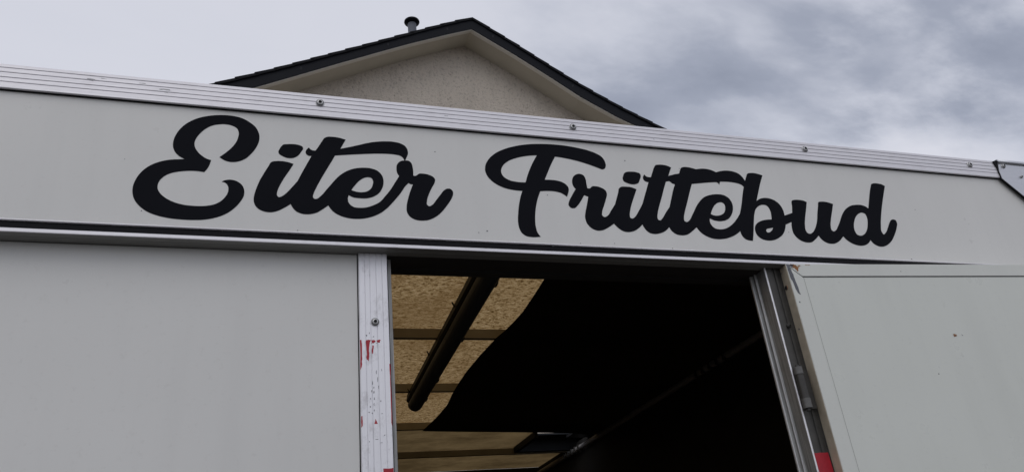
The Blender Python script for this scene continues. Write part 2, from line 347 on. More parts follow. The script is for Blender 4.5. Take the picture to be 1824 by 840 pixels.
# ------------------------------------------------------------------ lettering outlines
LETTERS = [  # letter, islands -> loops (outline, holes): x, z in 0.1 mm on the panel, corner flag
    ('E', [[[-1020,12550,1,-881,12457,0,-732,12418,0,-565,12438,0,-378,12528,0,-195,12731,0,-54,12986,0,10,13237,0,-7,13427,0,-103,13638,0,-262,13787,0,-487,13913,0,-750,13967,0,-1052,13961,0,-1349,13905,0,-1598,13817,0,-1839,13670,0,-2033,13471,0,-2177,13204,0,-2235,12960,0,-2222,12752,0,-2162,12612,0,-2059,12497,0,-1902,12408,1,-2071,12387,0,-2309,12346,0,-2542,12259,0,-2748,12129,0,-2926,11933,0,-3046,11689,0,-3098,11440,0,-3080,11222,0,-3012,11043,0,-2880,10875,0,-2694,10729,0,-2475,10638,0,-2199,10574,0,-1885,10545,0,-1571,10545,0,-1256,10578,0,-981,10658,0,-746,10784,0,-552,10964,0,-398,11189,0,-324,11370,0,-319,11522,0,-367,11672,0,-469,11781,0,-597,11838,0,-722,11849,0,-825,11825,0,-913,11772,1,-820,11739,0,-753,11657,0,-731,11543,0,-748,11415,0,-814,11275,0,-929,11138,0,-1085,11043,0,-1283,10990,0,-1562,10972,0,-1841,10992,0,-2083,11059,0,-2289,11171,0,-2438,11317,0,-2496,11436,0,-2503,11559,0,-2453,11712,0,-2346,11845,0,-2176,11950,0,-1960,12013,0,-1721,12049,0,-1517,12050,0,-1381,12036,1,-1318,12134,0,-1265,12267,0,-1230,12437,1,-1340,12468,0,-1469,12551,0,-1594,12680,0,-1675,12830,0,-1692,12961,0,-1665,13096,0,-1581,13265,0,-1446,13441,0,-1285,13567,0,-1098,13636,0,-906,13657,0,-732,13626,0,-607,13546,0,-558,13425,0,-563,13261,0,-618,13066,0,-715,12896,0,-854,12723,0]]]),
    ('i', [[[400,12535,0,497,12557,0,671,12568,0,837,12543,0,966,12500,1,896,12352,0,774,12120,0,654,11870,0,570,11648,0,542,11517,0,552,11432,0,603,11393,0,666,11419,0,771,11512,0,911,11695,0,1087,11948,1,915,11194,1,782,11087,0,608,10971,0,434,10906,0,259,10907,0,100,10968,0,-9,11077,0,-60,11220,0,-57,11389,0,-13,11604,0,65,11868,0,179,12137,0,296,12389,0,353,12505,0]], [[664,13123,0,785,13153,0,952,13170,0,1121,13149,0,1207,13102,0,1223,13044,0,1180,12949,0,1108,12819,0,1035,12745,0,907,12688,0,778,12690,0,649,12741,0,566,12801,0,539,12866,0,562,12950,0,621,13069,0]]]),
    ('t', [[[1087,11948,1,1210,12245,0,1371,12617,0,1462,12820,1,1388,12813,0,1323,12853,0,1292,12927,0,1310,12998,0,1384,13096,1,1422,13045,0,1479,13013,0,1573,13009,1,1648,13145,0,1761,13365,0,1825,13474,0,1894,13514,0,2048,13534,0,2242,13521,0,2436,13469,1,2357,13306,0,2279,13135,1,2512,13213,0,2786,13310,0,3103,13426,0,3383,13497,0,3624,13530,0,3867,13535,0,4068,13497,0,4207,13414,0,4275,13277,0,4277,13134,0,4231,13011,0,4190,12898,1,4162,12896,1,4137,12969,0,4051,13051,0,3891,13084,0,3611,13087,0,3293,13062,0,2899,13011,0,2509,12952,0,2125,12889,1,2048,12722,0,1897,12414,0,1731,12065,0,1603,11769,0,1531,11567,0,1514,11466,0,1551,11408,0,1614,11408,0,1716,11493,0,1899,11747,0,2086,12013,1,1938,11219,1,1791,11090,0,1610,10959,0,1430,10905,0,1232,10906,0,1088,10960,0,989,11059,0,915,11194,1]]]),
    ('e', [[[2086,12013,1,2275,12243,0,2466,12394,0,2697,12500,0,2930,12543,0,3163,12539,0,3357,12468,0,3479,12318,0,3517,12139,0,3479,11910,0,3377,11723,0,3220,11596,0,3027,11525,0,2799,11513,0,2610,11535,0,2505,11593,1,2485,11482,0,2495,11374,0,2562,11269,0,2663,11211,0,2813,11199,0,3002,11225,0,3194,11303,0,3369,11411,0,3528,11600,1,3634,11275,1,3398,11063,0,3090,10905,0,2789,10839,0,2491,10847,0,2232,10925,0,2048,11055,0,1938,11219,1], [2582,11762,1,2690,11931,0,2807,12083,0,2943,12193,0,3079,12231,0,3175,12202,0,3212,12115,0,3202,12001,0,3149,11862,0,3031,11755,0,2878,11713,0,2726,11720,0]]]),
    ('r', [[[3528,11600,1,3711,11859,0,3858,12120,0,3984,12345,1,3929,12447,0,3914,12584,0,3931,12726,0,4003,12835,0,4105,12891,0,4162,12896,1,4190,12898,1,4287,12902,0,4365,12834,0,4400,12696,0,4413,12557,0,4406,12403,1,4454,12388,0,4508,12411,0,4592,12478,0,4714,12488,0,4875,12464,0,5014,12396,0,5066,12307,0,5048,12212,0,4952,12020,0,4837,11760,0,4777,11552,0,4775,11439,0,4828,11385,0,4918,11426,0,5049,11593,0,5203,11809,0,5314,11955,0,5421,12023,0,5523,12017,0,5587,11938,0,5585,11837,0,5520,11671,0,5384,11457,0,5207,11221,0,5016,11044,0,4811,10930,0,4592,10891,0,4397,10914,0,4245,11006,0,4166,11155,0,4165,11332,0,4210,11558,0,4289,11834,0,4384,12092,1,4332,12088,0,4254,12128,1,4150,12005,0,4023,11792,0,3837,11532,0,3634,11275,1]]]),
    ('F', [[[10665,13132,1,10762,13179,0,10821,13314,0,10808,13454,0,10729,13618,0,10563,13729,0,10314,13820,0,9959,13889,0,9552,13936,0,9092,13948,0,8632,13926,0,8225,13875,0,7817,13780,0,7409,13630,0,7049,13421,0,6812,13182,0,6685,12929,0,6668,12742,0,6711,12587,0,6836,12413,0,7012,12280,0,7239,12182,0,7495,12133,0,7805,12119,1,7739,11957,0,7647,11640,0,7584,11329,0,7545,10973,0,7564,10799,0,7627,10653,0,7747,10560,0,7931,10530,0,8216,10555,1,8137,10680,0,8098,10904,0,8115,11209,0,8183,11572,0,8284,11891,0,8399,12152,1,8662,12182,0,8908,12179,0,9099,12134,0,9214,12063,0,9271,12013,1,9344,12179,0,9374,12315,0,9338,12420,0,9227,12520,0,9060,12577,0,8814,12595,0,8600,12584,1,8720,12832,0,8889,13174,0,9066,13484,1,9382,13457,0,9733,13404,0,10082,13323,0,10379,13231,0], [8442,13477,1,8123,13426,0,7767,13322,0,7460,13175,0,7274,13007,0,7190,12839,0,7186,12705,0,7255,12578,0,7412,12479,0,7647,12434,0,7946,12436,1,8039,12695,0,8204,13060,0]]]),
    ('r', [[[9611,12322,1,9542,12436,0,9530,12597,0,9589,12766,0,9706,12869,0,9838,12902,0,9946,12866,0,10009,12745,0,10016,12553,0,10025,12380,1,10091,12379,0,10217,12471,0,10362,12476,0,10535,12429,0,10650,12345,0,10676,12221,0,10612,12027,0,10504,11778,0,10407,11559,0,10393,11410,0,10452,11367,0,10555,11410,0,10736,11633,0,10903,11858,1,10744,11148,1,10527,11000,0,10307,10889,0,10105,10873,0,9943,10946,0,9818,11104,0,9785,11310,0,9832,11523,0,9924,11793,0,10008,12076,1,9944,12088,0,9873,12120,1,9741,11913,0,9587,11717,0,9463,11620,0,9360,11623,0,9288,11708,0,9324,11858,0,9436,12052,0]]]),
    ('i', [[[10903,11858,1,10994,12072,0,11090,12302,0,11152,12464,0,11222,12519,0,11399,12545,0,11592,12537,0,11776,12474,1,11669,12254,0,11532,11976,0,11417,11703,0,11359,11502,0,11361,11393,0,11420,11370,0,11515,11424,0,11682,11632,0,11890,11933,1,11745,11176,1,11591,11038,0,11400,10920,0,11182,10874,0,11019,10899,0,10870,10998,0,10744,11148,1]], [[11449,13066,0,11522,13109,0,11725,13140,0,11920,13128,0,12022,13081,0,12031,13012,0,11964,12845,0,11903,12735,0,11791,12671,0,11656,12651,0,11489,12684,0,11371,12752,0,11348,12842,0,11387,12960,0]]]),
    ('t', [[[11890,11933,1,12004,12188,0,12155,12516,0,12273,12782,1,12187,12793,0,12117,12843,0,12100,12934,0,12174,13070,1,12228,13005,0,12312,12979,0,12401,12982,1,12514,13215,0,12602,13387,0,12669,13473,0,12774,13501,0,12957,13512,0,13132,13480,0,13249,13428,1,13151,13244,0,13073,13087,1,13293,13162,1,13148,12803,1,13077,12872,0,12933,12852,1,12816,12611,0,12649,12233,0,12494,11906,0,12382,11631,0,12341,11474,0,12357,11383,0,12415,11368,0,12508,11440,0,12688,11673,0,12865,11886,1,12697,11135,1,12522,10981,0,12286,10882,0,12109,10855,0,11925,10897,0,11819,11007,0,11745,11176,1]]]),
    ('t', [[[12865,11886,1,13000,12212,0,13138,12543,0,13255,12774,1,13148,12803,1,13293,13162,1,13510,13217,1,13571,13350,0,13639,13452,0,13730,13488,0,13918,13499,0,14075,13474,0,14207,13442,1,14428,13485,0,14663,13486,0,14843,13447,0,14979,13386,1,15176,13451,0,15425,13491,0,15662,13477,0,15883,13398,0,15996,13275,0,16066,13121,1,15950,12885,1,15864,12960,0,15685,13009,0,15405,13035,0,15044,13017,1,14981,12893,1,14948,12952,0,14895,12986,1,14630,12956,0,14339,12910,0,13907,12838,1,13733,12471,0,13551,12068,0,13398,11740,0,13316,11511,0,13319,11387,0,13385,11364,0,13499,11433,0,13658,11644,0,13831,11904,1,13711,11187,1,13520,11035,0,13289,10891,0,13084,10859,0,12894,10892,0,12763,10994,0,12697,11135,1]]]),
    ('e', [[[13831,11904,1,14023,12145,0,14253,12346,0,14510,12457,0,14801,12506,0,15032,12495,0,15217,12390,0,15303,12209,0,15291,11999,0,15183,11762,0,15010,11577,0,14803,11488,0,14613,11463,0,14437,11488,0,14291,11548,1,14264,11433,0,14298,11292,0,14408,11186,0,14607,11161,0,14851,11220,0,15096,11369,0,15309,11563,0,15513,11805,1,15350,11135,1,15136,10988,0,14851,10862,0,14515,10792,0,14203,10807,0,13957,10904,0,13808,11029,0,13711,11187,1], [14369,11720,1,14468,11900,0,14601,12069,0,14767,12177,0,14911,12196,0,14994,12119,0,14987,11979,0,14908,11813,0,14767,11713,0,14596,11670,0,14460,11680,0]]]),
    ('b', [[[15513,11805,1,15651,12116,0,15814,12551,0,15950,12885,1,16066,13121,1,16169,13323,0,16242,13432,0,16365,13472,0,16587,13475,0,16851,13413,1,16678,13096,0,16479,12694,0,16316,12349,1,16511,12458,0,16706,12498,0,16909,12481,0,17095,12404,0,17237,12255,0,17301,12080,0,17305,11844,1,17654,11968,1,17515,11604,1,17240,11486,1,17161,11298,0,17009,11095,0,16809,10955,0,16556,10856,0,16326,10836,0,16117,10885,0,15977,11019,0,15943,11188,0,15985,11341,0,16103,11478,0,16288,11575,0,16507,11632,0,16728,11658,1,16763,11846,0,16761,12045,0,16686,12183,0,16534,12213,0,16360,12161,0,16202,12031,0,16087,11826,0,15979,11514,0,15874,11163,0,15752,10795,1,15608,10801,0,15450,10864,0,15373,10987,0,15350,11135,1], [16695,11338,1,16550,11308,0,16427,11271,0,16383,11212,0,16406,11149,0,16481,11144,0,16574,11201,0,16652,11270,0]]]),
    ('u', [[[17654,11968,1,17719,12197,0,17808,12475,0,17896,12500,0,18113,12515,0,18296,12491,0,18402,12447,1,18282,12143,0,18142,11819,0,18033,11501,0,18008,11301,0,18056,11202,0,18144,11185,0,18281,11250,0,18428,11412,0,18581,11666,0,18724,12035,0,18839,12316,0,18917,12483,0,19023,12508,0,19265,12506,0,19522,12445,1,19370,12122,0,19211,11793,0,19114,11518,0,19107,11383,0,19162,11333,0,19270,11370,0,19423,11535,0,19600,11771,1,19521,11160,1,19270,10948,0,19046,10849,0,18808,10847,0,18643,10917,0,18536,11021,0,18480,11137,1,18283,10965,0,18110,10860,0,17917,10838,0,17743,10873,0,17571,10985,0,17464,11162,0,17462,11380,0,17515,11604,1]]]),
    ('d', [[[19600,11771,1,19796,12057,0,20021,12279,0,20268,12420,0,20539,12480,0,20791,12483,0,20969,12420,0,21038,12359,1,21220,12758,0,21407,13155,0,21555,13418,1,21659,13460,0,21871,13471,0,22067,13437,0,22165,13381,1,21934,12952,0,21703,12506,0,21497,12069,0,21344,11689,0,21282,11434,0,21329,11331,0,21444,11397,0,21628,11613,0,21788,11831,0,21897,11940,0,21997,11974,0,22103,11942,0,22119,11827,0,22029,11636,0,21830,11349,0,21567,11062,0,21301,10891,0,21077,10827,0,20888,10849,0,20729,10953,0,20659,11071,1,20528,10943,0,20321,10844,0,20117,10821,0,19911,10856,0,19705,10956,0,19594,11053,0,19521,11160,1], [20678,12172,0,20810,12120,0,20833,11936,0,20767,11702,0,20646,11467,0,20486,11300,0,20286,11222,0,20153,11260,0,20102,11392,0,20123,11574,0,20225,11808,0,20368,12000,0,20537,12126,0]]]),
]

# ------------------------------------------------------------------ ground
bm = BM(); bmesh.ops.create_grid(bm, x_segments=4, y_segments=4, size=600)
structure('ground', bm, M['asphalt'])

# ------------------------------------------------------------------ food trailer: shell
X0, X1, Y0, Y1 = -2.20, 3.05, 2.0, 7.55      # outer width, front plane, back
ZB, ZT = -0.72, 1.424                         # lower edge of the walls, underside of the top rail
T = thing('food_trailer', 'white box-bodied food trailer with black script lettering above its open side door', 'trailer', (0.4, 4.7, 0.0))

sp = obj('sign_panel', box(BM(), X0, X1, Y0, 2.035, 1.0305, 1.4245), M['panel'], T)
bm = BM(); prism(bm, [(1.9975, 1.0290), (1.9965, 1.0305), (1.9998, 1.0345), (2.030, 1.0345), (2.030, 1.0290)], X0, X1, 'x')
obj('edge_trim', bm, M['rail'], T)
for ch, islands in LETTERS:
    bm = BM()
    for loops in islands:
        pl = []
        for f in loops:
            lp = [(f[i] * 1e-4, f[i + 1] * 1e-4, f[i + 2]) for i in range(0, len(f), 3)]
            pl.append(catmull(lp))
        slab(bm, pl, 1.9993, 0.0006)
    obj('letter', bm, M['vinyl'], sp)

SPECKS = [(0.5123, 1.3304, 0.0021), (0.6545, 1.0661, 0.0021), (0.628, 1.0591, 0.00147), (0.8617, 1.2035, 0.00231), (1.1551, 1.3552, 0.0021), (1.0649, 1.0453, 0.00168), (0.8571, 1.0257, 0.0021), (1.2652, 1.0371, 0.00189), (1.6835, 1.1761, 0.00168), (1.728, 1.1202, 0.00168), (2.2207, 1.0392, 0.0021), (2.1442, 1.0338, 0.00147), (-0.2821, 1.0744, 0.00168), (-0.3381, 1.2279, 0.00126), (0.9489, 1.0396, 0.00147), (0.1116, 1.0383, 0.00168), (1.3558, 1.3417, 0.00136), (1.5961, 1.2494, 0.00126)]
# fly specks and nicks on the sign panel
for i, (x, z, r) in enumerate(SPECKS):
    obj('dirt_speck', patch([(x - r, z - r * 0.4), (x + r * 0.2, z - r), (x + r, z + r * 0.3), (x - r * 0.3, z + r)], 1.9994, 0.0003, r * 0.45, 2, 90 + i), M['chip'], sp)

# grooved rail along the top edge
g = 0.0013
prof = [(2.030, 1.4150), (1.9900, 1.4150), (1.9880, 1.4163)]
for z in (1.4352, 1.4498, 1.4658, 1.4807):
    prof += [(1.9880, z - g), (1.9925, z - g * 0.7), (1.9925, z + g * 0.7), (1.9880, z + g)]
prof += [(1.9880, 1.4905), (1.9895, 1.4928), (1.9925, 1.4938), (2.030, 1.4938)]
tr = obj('top_rail', prism(BM(), prof, X0, 3.02, 'x'), M['rail'], T)
obj('rail_seal', box(BM(), X0, 3.0, 1.9945, 1.9995, 1.4128, 1.4148), M['rubber'], T)
def bolt(x, z, y, parent, r=0.0125):
    bm = BM()
    lathe(bm, [(r, 0.0), (r, 0.0022), (r * 0.86, 0.0038), (r * 0.74, 0.0042), (r * 0.66, 0.0062), (r * 0.40, 0.0074), (r * 0.34, 0.0040)], (x, y, z), (0, -1, 0), 18,
          [0, 0, 1, 0, 0, 2, 2])
    return obj('bolt', bm, [M['steel'], M['hole'], M['hole']], parent)
for x in (-0.70, 0.1676, 0.9797, 1.8916, 2.668): bolt(x, 1.4622, 1.9880, tr)

def mark(x, z, w_, h_, seed):                 # old scrapes on the rail
    obj('scrape_mark', patch([(x, z), (x + w_, z - h_ * 0.3), (x + w_ * 0.95, z + h_ * 0.6), (x + w_ * 0.1, z + h_)], 1.9877, 0.0004, h_ * 0.5, 5, seed), M['scrape'], tr)
for i, q in enumerate([(-0.4572, 1.4686, 0.022, 0.0018), (-0.4493, 1.4637, 0.010, 0.0014), (-0.4215, 1.4746, 0.013, 0.0016), (-0.3250, 1.4711, 0.016, 0.0014), (-0.2734, 1.4562, 0.030, 0.0030), (-0.2584, 1.4473, 0.009, 0.0018), (0.5467, 1.4592, 0.012, 0.0014), (1.2723, 1.4433, 0.006, 0.002)]): mark(*q, 70 + i)

# pressed cap over the right-hand corner
bm = BM()
cap = [(2.8050, 1.4080), (2.8060, 1.4440), (2.8110, 1.4600), (2.8195, 1.4830), (3.06, 1.4830), (3.06, 1.1560), (2.8830, 1.3310)]
slab(bm, [[Vector(p) for p in cap]], 1.9820, 0.0060)
cp = obj('corner_cap', bm, M['cap'], T)
bm = BM(); roll = [(2.020, 1.5000), (1.9920, 1.4990)] + [(1.9870 + 0.0125 * math.cos(t), 1.4870 + 0.0120 * math.sin(t)) for t in [math.pi * (0.5 + k / 16) for k in range(11)]] + [(1.9818, 1.4760), (1.9822, 1.4760), (1.9850, 1.4850), (1.9900, 1.4955), (2.020, 1.4970)]
prism(bm, roll, 2.8195, 3.06, 'x')
fl = obj('folded_lip', bm, M['cap'], cp, smooth=True)
bm = BM()
q = [(2.7960, 1.4880), (2.8195, 1.4960), (2.8180, 1.4830), (2.8080, 1.4560), (2.8055, 1.4120), (2.8840, 1.3300), (3.06, 1.1565), (3.06, 1.1540), (2.8826, 1.3282), (2.8030, 1.4078), (2.8042, 1.4560)]
slab(bm, [[Vector(p) for p in q]], 1.9838, 0.0080)
obj('cap_seal', bm, M['rubber'], cp)
bolt(2.838, 1.4670, 1.9818, cp, 0.0100); bolt(2.912, 1.4235, 1.9818, cp, 0.0060)

# black gutter line and the projecting drip rail below the sign
obj('gutter_seal', prism(BM(), [(2.030, 1.0090), (2.006, 1.0090), (2.002, 1.0130), (2.001, 1.0240), (2.004, 1.0288), (2.030, 1.0288)], X0, X1, 'x'), M['rubber'], T)
dr = prism(BM(), [(2.041, 1.0085), (2.002, 1.0085), (1.9990, 1.0020), (1.9865, 1.0020), (1.9852, 1.0010), (1.9850, 0.9922), (1.9856, 0.9914), (1.9890, 0.9914), (1.9900, 0.9950), (2.041, 0.9950)], X0, X1, 'x')
drip = obj('drip_rail', dr, M['rail'], T)
obj('rail_underside', prism(BM(), [(1.9905, 0.9945), (1.9905, 0.9914), (2.0100, 0.9914), (2.0105, 0.9905), (2.0140, 0.9905), (2.0145, 0.9920), (2.041, 0.9920), (2.041, 0.9945)], X0, X1, 'x'), M['rail_shade'], drip)
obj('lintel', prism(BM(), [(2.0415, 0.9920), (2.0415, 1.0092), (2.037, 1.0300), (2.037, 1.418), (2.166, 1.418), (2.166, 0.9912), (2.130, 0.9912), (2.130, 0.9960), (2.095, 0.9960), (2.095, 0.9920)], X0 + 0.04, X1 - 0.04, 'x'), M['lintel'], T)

# closed wall panel to the left of the doorway
obj('side_panel', box(BM(), X0, 0.2765, 2.040, 2.075, ZB, 0.9912, 0.002), M['panel'], T)
obj('joint_filler', box(BM(), 0.2700, 0.2850, 2.046, 2.080, ZB, 0.9908), M['rubber'], T)

# grooved aluminium post on the left of the doorway
g = 0.0012
prof = [(0.2795, 2.074), (0.2795, 2.030), (0.2810, 2.028)]
for x in (0.2954, 0.3094, 0.3266, 0.3432):
    prof += [(x - g, 2.028), (x - g * 0.5, 2.0300), (x + g * 0.5, 2.0300), (x + g, 2.028)]
prof += [(0.3573, 2.028), (0.3588, 2.0295), (0.3588, 2.090), (0.3488, 2.090), (0.3488, 2.074)]
post = obj('door_post', prism(BM(), prof, ZB, 0.9910, 'z'), M['post'], T)
bolt(0.3210, 0.7857, 2.028, post, 0.0115)
obj('post_seal', box(BM(), 0.3500, 0.3645, 2.052, 2.060, ZB, 0.9908), M['rubber'], T)
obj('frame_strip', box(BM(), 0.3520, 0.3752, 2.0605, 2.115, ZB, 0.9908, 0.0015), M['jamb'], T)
def tape(pts, seed, jag=0.0012, y=2.0277): obj('tape_remnant', patch(pts, y, 0.0005, jag, 4, seed), M['tape'], post)
tape([(0.2800, 0.7345), (0.2842, 0.7345), (0.2850, 0.690), (0.2836, 0.660), (0.2800, 0.652)], 1, 0.0007)
tape([(0.3560, 0.668), (0.3586, 0.668), (0.3586, 0.500), (0.3566, 0.512), (0.3570, 0.600)], 9, 0.0005)
tape([(0.2950, 0.7345), (0.3080, 0.7350), (0.3040, 0.722), (0.3038, 0.690), (0.3020, 0.676), (0.2962, 0.680), (0.2966, 0.708)], 2)
tape([(0.3100, 0.7345), (0.3195, 0.7345), (0.3200, 0.7275), (0.3100, 0.7255)], 3, 0.0016)
tape([(0.3240, 0.7350), (0.3340, 0.7350), (0.3320, 0.7275), (0.3250, 0.7280)], 4, 0.0016)
tape([(0.3120, 0.719), (0.3155, 0.719), (0.3135, 0.695), (0.3105, 0.698)], 5, 0.0008)
tape([(0.2798, 0.530), (0.2830, 0.530), (0.2836, 0.507), (0.2798, 0.501)], 6, 0.0005)
tape([(0.3158, 0.523), (0.3220, 0.510), (0.3130, 0.5095)], 7, 0.0006)
tape([(0.3330, 0.3965), (0.3575, 0.3985), (0.3575, 0.330), (0.3330, 0.330)], 8, 0.0012)
obj('tape_remnant', box(BM(), 0.3589, 0.3594, 2.030, 2.050, 0.520, 0.660), M['tape'], post)
def scuff(x, z, w_, h_, seed):
    obj('scuff_mark', patch([(x, z), (x + w_, z + h_ * 0.2), (x + w_ * 0.9, z + h_), (x - w_ * 0.1, z + h_ * 0.8)], 2.0278, 0.0004, min(w_, h_) * 0.45, 3, seed), M['chip'], post)
for i, (x, z, w_, h_) in enumerate([(0.3125, 0.602, 0.002, 0.006), (0.3130, 0.588, 0.0015, 0.008), (0.3135, 0.572, 0.002, 0.007), (0.3125, 0.555, 0.002, 0.009), (0.3128, 0.541, 0.0016, 0.006),
        (0.304, 0.574, 0.002, 0.003), (0.303, 0.552, 0.0022, 0.003), (0.337, 0.4795, 0.0035, 0.002), (0.3155, 0.470, 0.006, 0.0014), (0.3268, 0.461, 0.006, 0.0012), (0.2985, 0.464, 0.002, 0.002),
        (0.3075, 0.536, 0.0016, 0.003), (0.331, 0.535, 0.004, 0.002), (0.324, 0.724, 0.0014, 0.004), (0.3205, 0.640, 0.0012, 0.012), (0.3235, 0.618, 0.0011, 0.016), (0.3255, 0.600, 0.0010, 0.010), (0.3100, 0.612, 0.0012, 0.010), (0.3075, 0.592, 0.0012, 0.006), (0.3300, 0.566, 0.0014, 0.005), (0.2990, 0.538, 0.0025, 0.003), (0.3350, 0.648, 0.0010, 0.008), (0.2965, 0.745, 0.003, 0.004), (0.3045, 0.752, 0.002, 0.004), (0.3150, 0.742, 0.002, 0.003)]):
    scuff(x, z, w_, h_, 40 + i)

# right-hand jamb of the doorway
prof = [(1.720, 2.030), (1.6125, 2.030), (1.6125, 2.0205), (1.6085, 2.020), (1.6060, 2.0220), (1.6060, 2.029),
        (1.6095, 2.031), (1.6095, 2.0730), (1.6050, 2.0750), (1.6050, 2.079), (1.6085, 2.081), (1.6085, 2.090), (1.6010, 2.0930), (1.6010, 2.1040), (1.720, 2.1040)]
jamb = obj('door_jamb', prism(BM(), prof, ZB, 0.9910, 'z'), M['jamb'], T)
fp = [(1.720, 2.0295), (1.720, 2.022), (1.668, 2.022), (1.667, 2.026), (1.652, 2.026), (1.651, 2.021), (1.6425, 2.021), (1.6415, 2.0245), (1.6335, 2.0245), (1.6325, 2.021), (1.6135, 2.021), (1.6135, 2.0295)]
obj('hinge_plate', prism(BM(), fp, ZB, 0.9906, 'z'), M['frame_dark'], jamb)
obj('tape_remnant', patch([(1.6090, 0.3860), (1.6610, 0.3875), (1.6610, 0.250), (1.6090, 0.250)], 2.0193, 0.0006, 0.0012, 5, 21), M['tape'], jamb)
bolt(1.6425, 0.7880, 2.0205, jamb, 0.007).data.materials[0] = M['hinge_dark']
for q in ([(1.6052, 2.0205), (1.6085, 2.0185), (1.6105, 2.0195), (1.6070, 2.0220)], [(1.5985, 2.0940), (1.6012, 2.0920), (1.6012, 2.0990), (1.5985, 2.0985)], [(1.6030, 2.0752), (1.6052, 2.0742), (1.6052, 2.0785), (1.6030, 2.0780)]):
    obj('highlight_bead', prism(BM(), q, ZB, 0.9908, 'z'), M['highlight'] if q[0][0] < 1.604 else M['post'], jamb)  # thin pale strips, sky highlights on the jamb edges put into their colour
obj('right_panel', box(BM(), 1.705, X1, 2.042, 2.078, ZB, 0.9912), M['panel'], T)

# swung-open door leaf: u along the leaf, n into the wall
DU, DN, DF = Vector((0.9969, -0.07865, 0)), Vector((0.07865, 0.9969, 0)), Vector((1.666, 1.983, 0))
def leaf(bm):
    for v in bm.verts: v.co = DF + DU * v.co.x + DN * v.co.y + Vector((0, 0, v.co.z))
    return bm
DW, DT, DB = 1.26, 0.99, -0.70
door = obj('door', leaf(box(BM(), 0.0025, DW, 0.0015, 0.043, DB, DT - 0.002)), M['door'], T, 'white door leaf swung open flat against the body')
def band(pts):
    bm = BM(); slab(bm, [[Vector(p) for p in pts]], -0.0004, 0.0035)
    bmesh.ops.bevel(bm, geom=[e for e in bm.edges if e.calc_length() > 0.02 and all(abs(v.co.y + 0.0004) < 1e-6 for v in e.verts) and len(e.link_faces) == 2 and e.calc_face_angle(0) > 0.5], offset=0.0007, segments=1, affect='EDGES')
    return leaf(bm)
obj('door_top_rail', band([(0.0030, DT), (DW, DT), (DW, 0.9462), (0.0490, 0.9462), (0.0105, 0.9800)]), M['trim'], door)
obj('door_stile', band([(0.0, DT), (0.0020, DT), (0.0085, 0.9797), (0.0480, 0.9445), (0.0528, DB), (0.0, DB)]), M['trim'], door)
obj('trim_joint', leaf(box(BM(), 0.0480, DW, 0.0001, 0.0030, 0.9437, 0.9466)), M['rubber'], door)
obj('stile_joint', leaf(box(BM(), 0.0526, 0.0534, 0.0011, 0.0030, DB, 0.9436)), M['joint_grey'], door)
obj('mitre_joint', leaf(slab(BM(), [[Vector((0.0083, 0.9818)), Vector((0.0100, 0.9826)), Vector((0.0498, 0.9470)), Vector((0.0498, 0.9440)), Vector((0.0478, 0.9440))]], 0.0002, 0.002)), M['rubber'], door)
edge = obj('door_edge', leaf(box(BM(), -0.0012, 0.0020, 0.0030, 0.0455, DB, DT, 0.001)), M['tan'], door)
obj('screw', leaf(lathe(BM(), [(0.0075, 0), (0.0075, 0.002), (0.005, 0.0035), (0.003, 0.0035), (0.002, 0.001)], (-0.0012, 0.029, 0.918), (-1, 0, 0), 14, [0, 1, 1, 1, 1])), [M['rust'], M['hole']], door)
obj('screw', leaf(lathe(BM(), [(0.003, 0), (0.003, 0.001), (0.002, 0.0015)], (-0.0012, 0.022, 0.772), (-1, 0, 0), 10, [0, 0, 0])), M['chip'], door)
obj('screw', leaf(lathe(BM(), [(0.0022, 0), (0.0022, 0.001), (0.0015, 0.0015)], (-0.0012, 0.036, 0.972), (-1, 0, 0), 10, [0, 0, 0])), M['chip'], door)
def stain(pts, mat, seed, jag, parent=door, name='rust_stain', y=-0.0008, sub=4):
    obj(name, leaf(patch(pts, y, 0.0004, jag, sub, seed)), mat, parent)
stain([(0.0008, 0.9895), (0.0095, 0.9890), (0.0150, 0.960), (0.0185, 0.930), (0.0225, 0.880), (0.0140, 0.888), (0.0085, 0.915), (0.0020, 0.945)], M['chip'], 31, 0.0011, name='paint_chip')
stain([(0.0100, 0.857), (0.0125, 0.858), (0.0150, 0.853), (0.0110, 0.854)], M['chip'], 32, 0.0008, name='paint_chip')
stain([(0.0110, 0.9880), (0.0250, 0.9885), (0.0240, 0.9800), (0.0180, 0.9770), (0.0130, 0.9800)], M['chip'], 33, 0.0015, name='paint_chip')
stain([(0.0230, 0.9880), (0.0370, 0.9870), (0.0420, 0.9740), (0.0360, 0.9640), (0.0300, 0.9720), (0.0200, 0.9780)], M['rust'], 34, 0.0022)
stain([(0.0150, 0.9890), (0.0260, 0.9893), (0.0240, 0.9835), (0.0180, 0.9815)], M['rust_dark'], 51, 0.0016)
stain([(0.0360, 0.9810), (0.0480, 0.9830), (0.0440, 0.9760), (0.0380, 0.9740)], M['rust_pale'], 52, 0.0025, y=-0.0006)
stain([(0.0700, 0.9880), (0.0900, 0.9882), (0.0860, 0.9860), (0.0730, 0.9858)], M['rust_pale'], 53, 0.0012)
stain([(0.0420, 0.9845), (0.0520, 0.9850), (0.0500, 0.9825), (0.0430, 0.9825)], M['rust'], 35, 0.0010)
stain([(0.5510, 0.7325), (0.5580, 0.7365), (0.5655, 0.7330), (0.5650, 0.7280), (0.5570, 0.7255)], M['rust'], 36, 0.0022, y=0.0009)
stain([(0.5580, 0.7325), (0.5625, 0.7325), (0.5600, 0.7295)], M['chip'], 37, 0.001, name='paint_chip', y=0.0006)
stain([(0.5850, 0.7350), (0.5865, 0.7350), (0.5905, 0.7300), (0.5890, 0.7300)], M['chip'], 38, 0.0006, name='paint_chip', y=0.0009)
bm = BM()
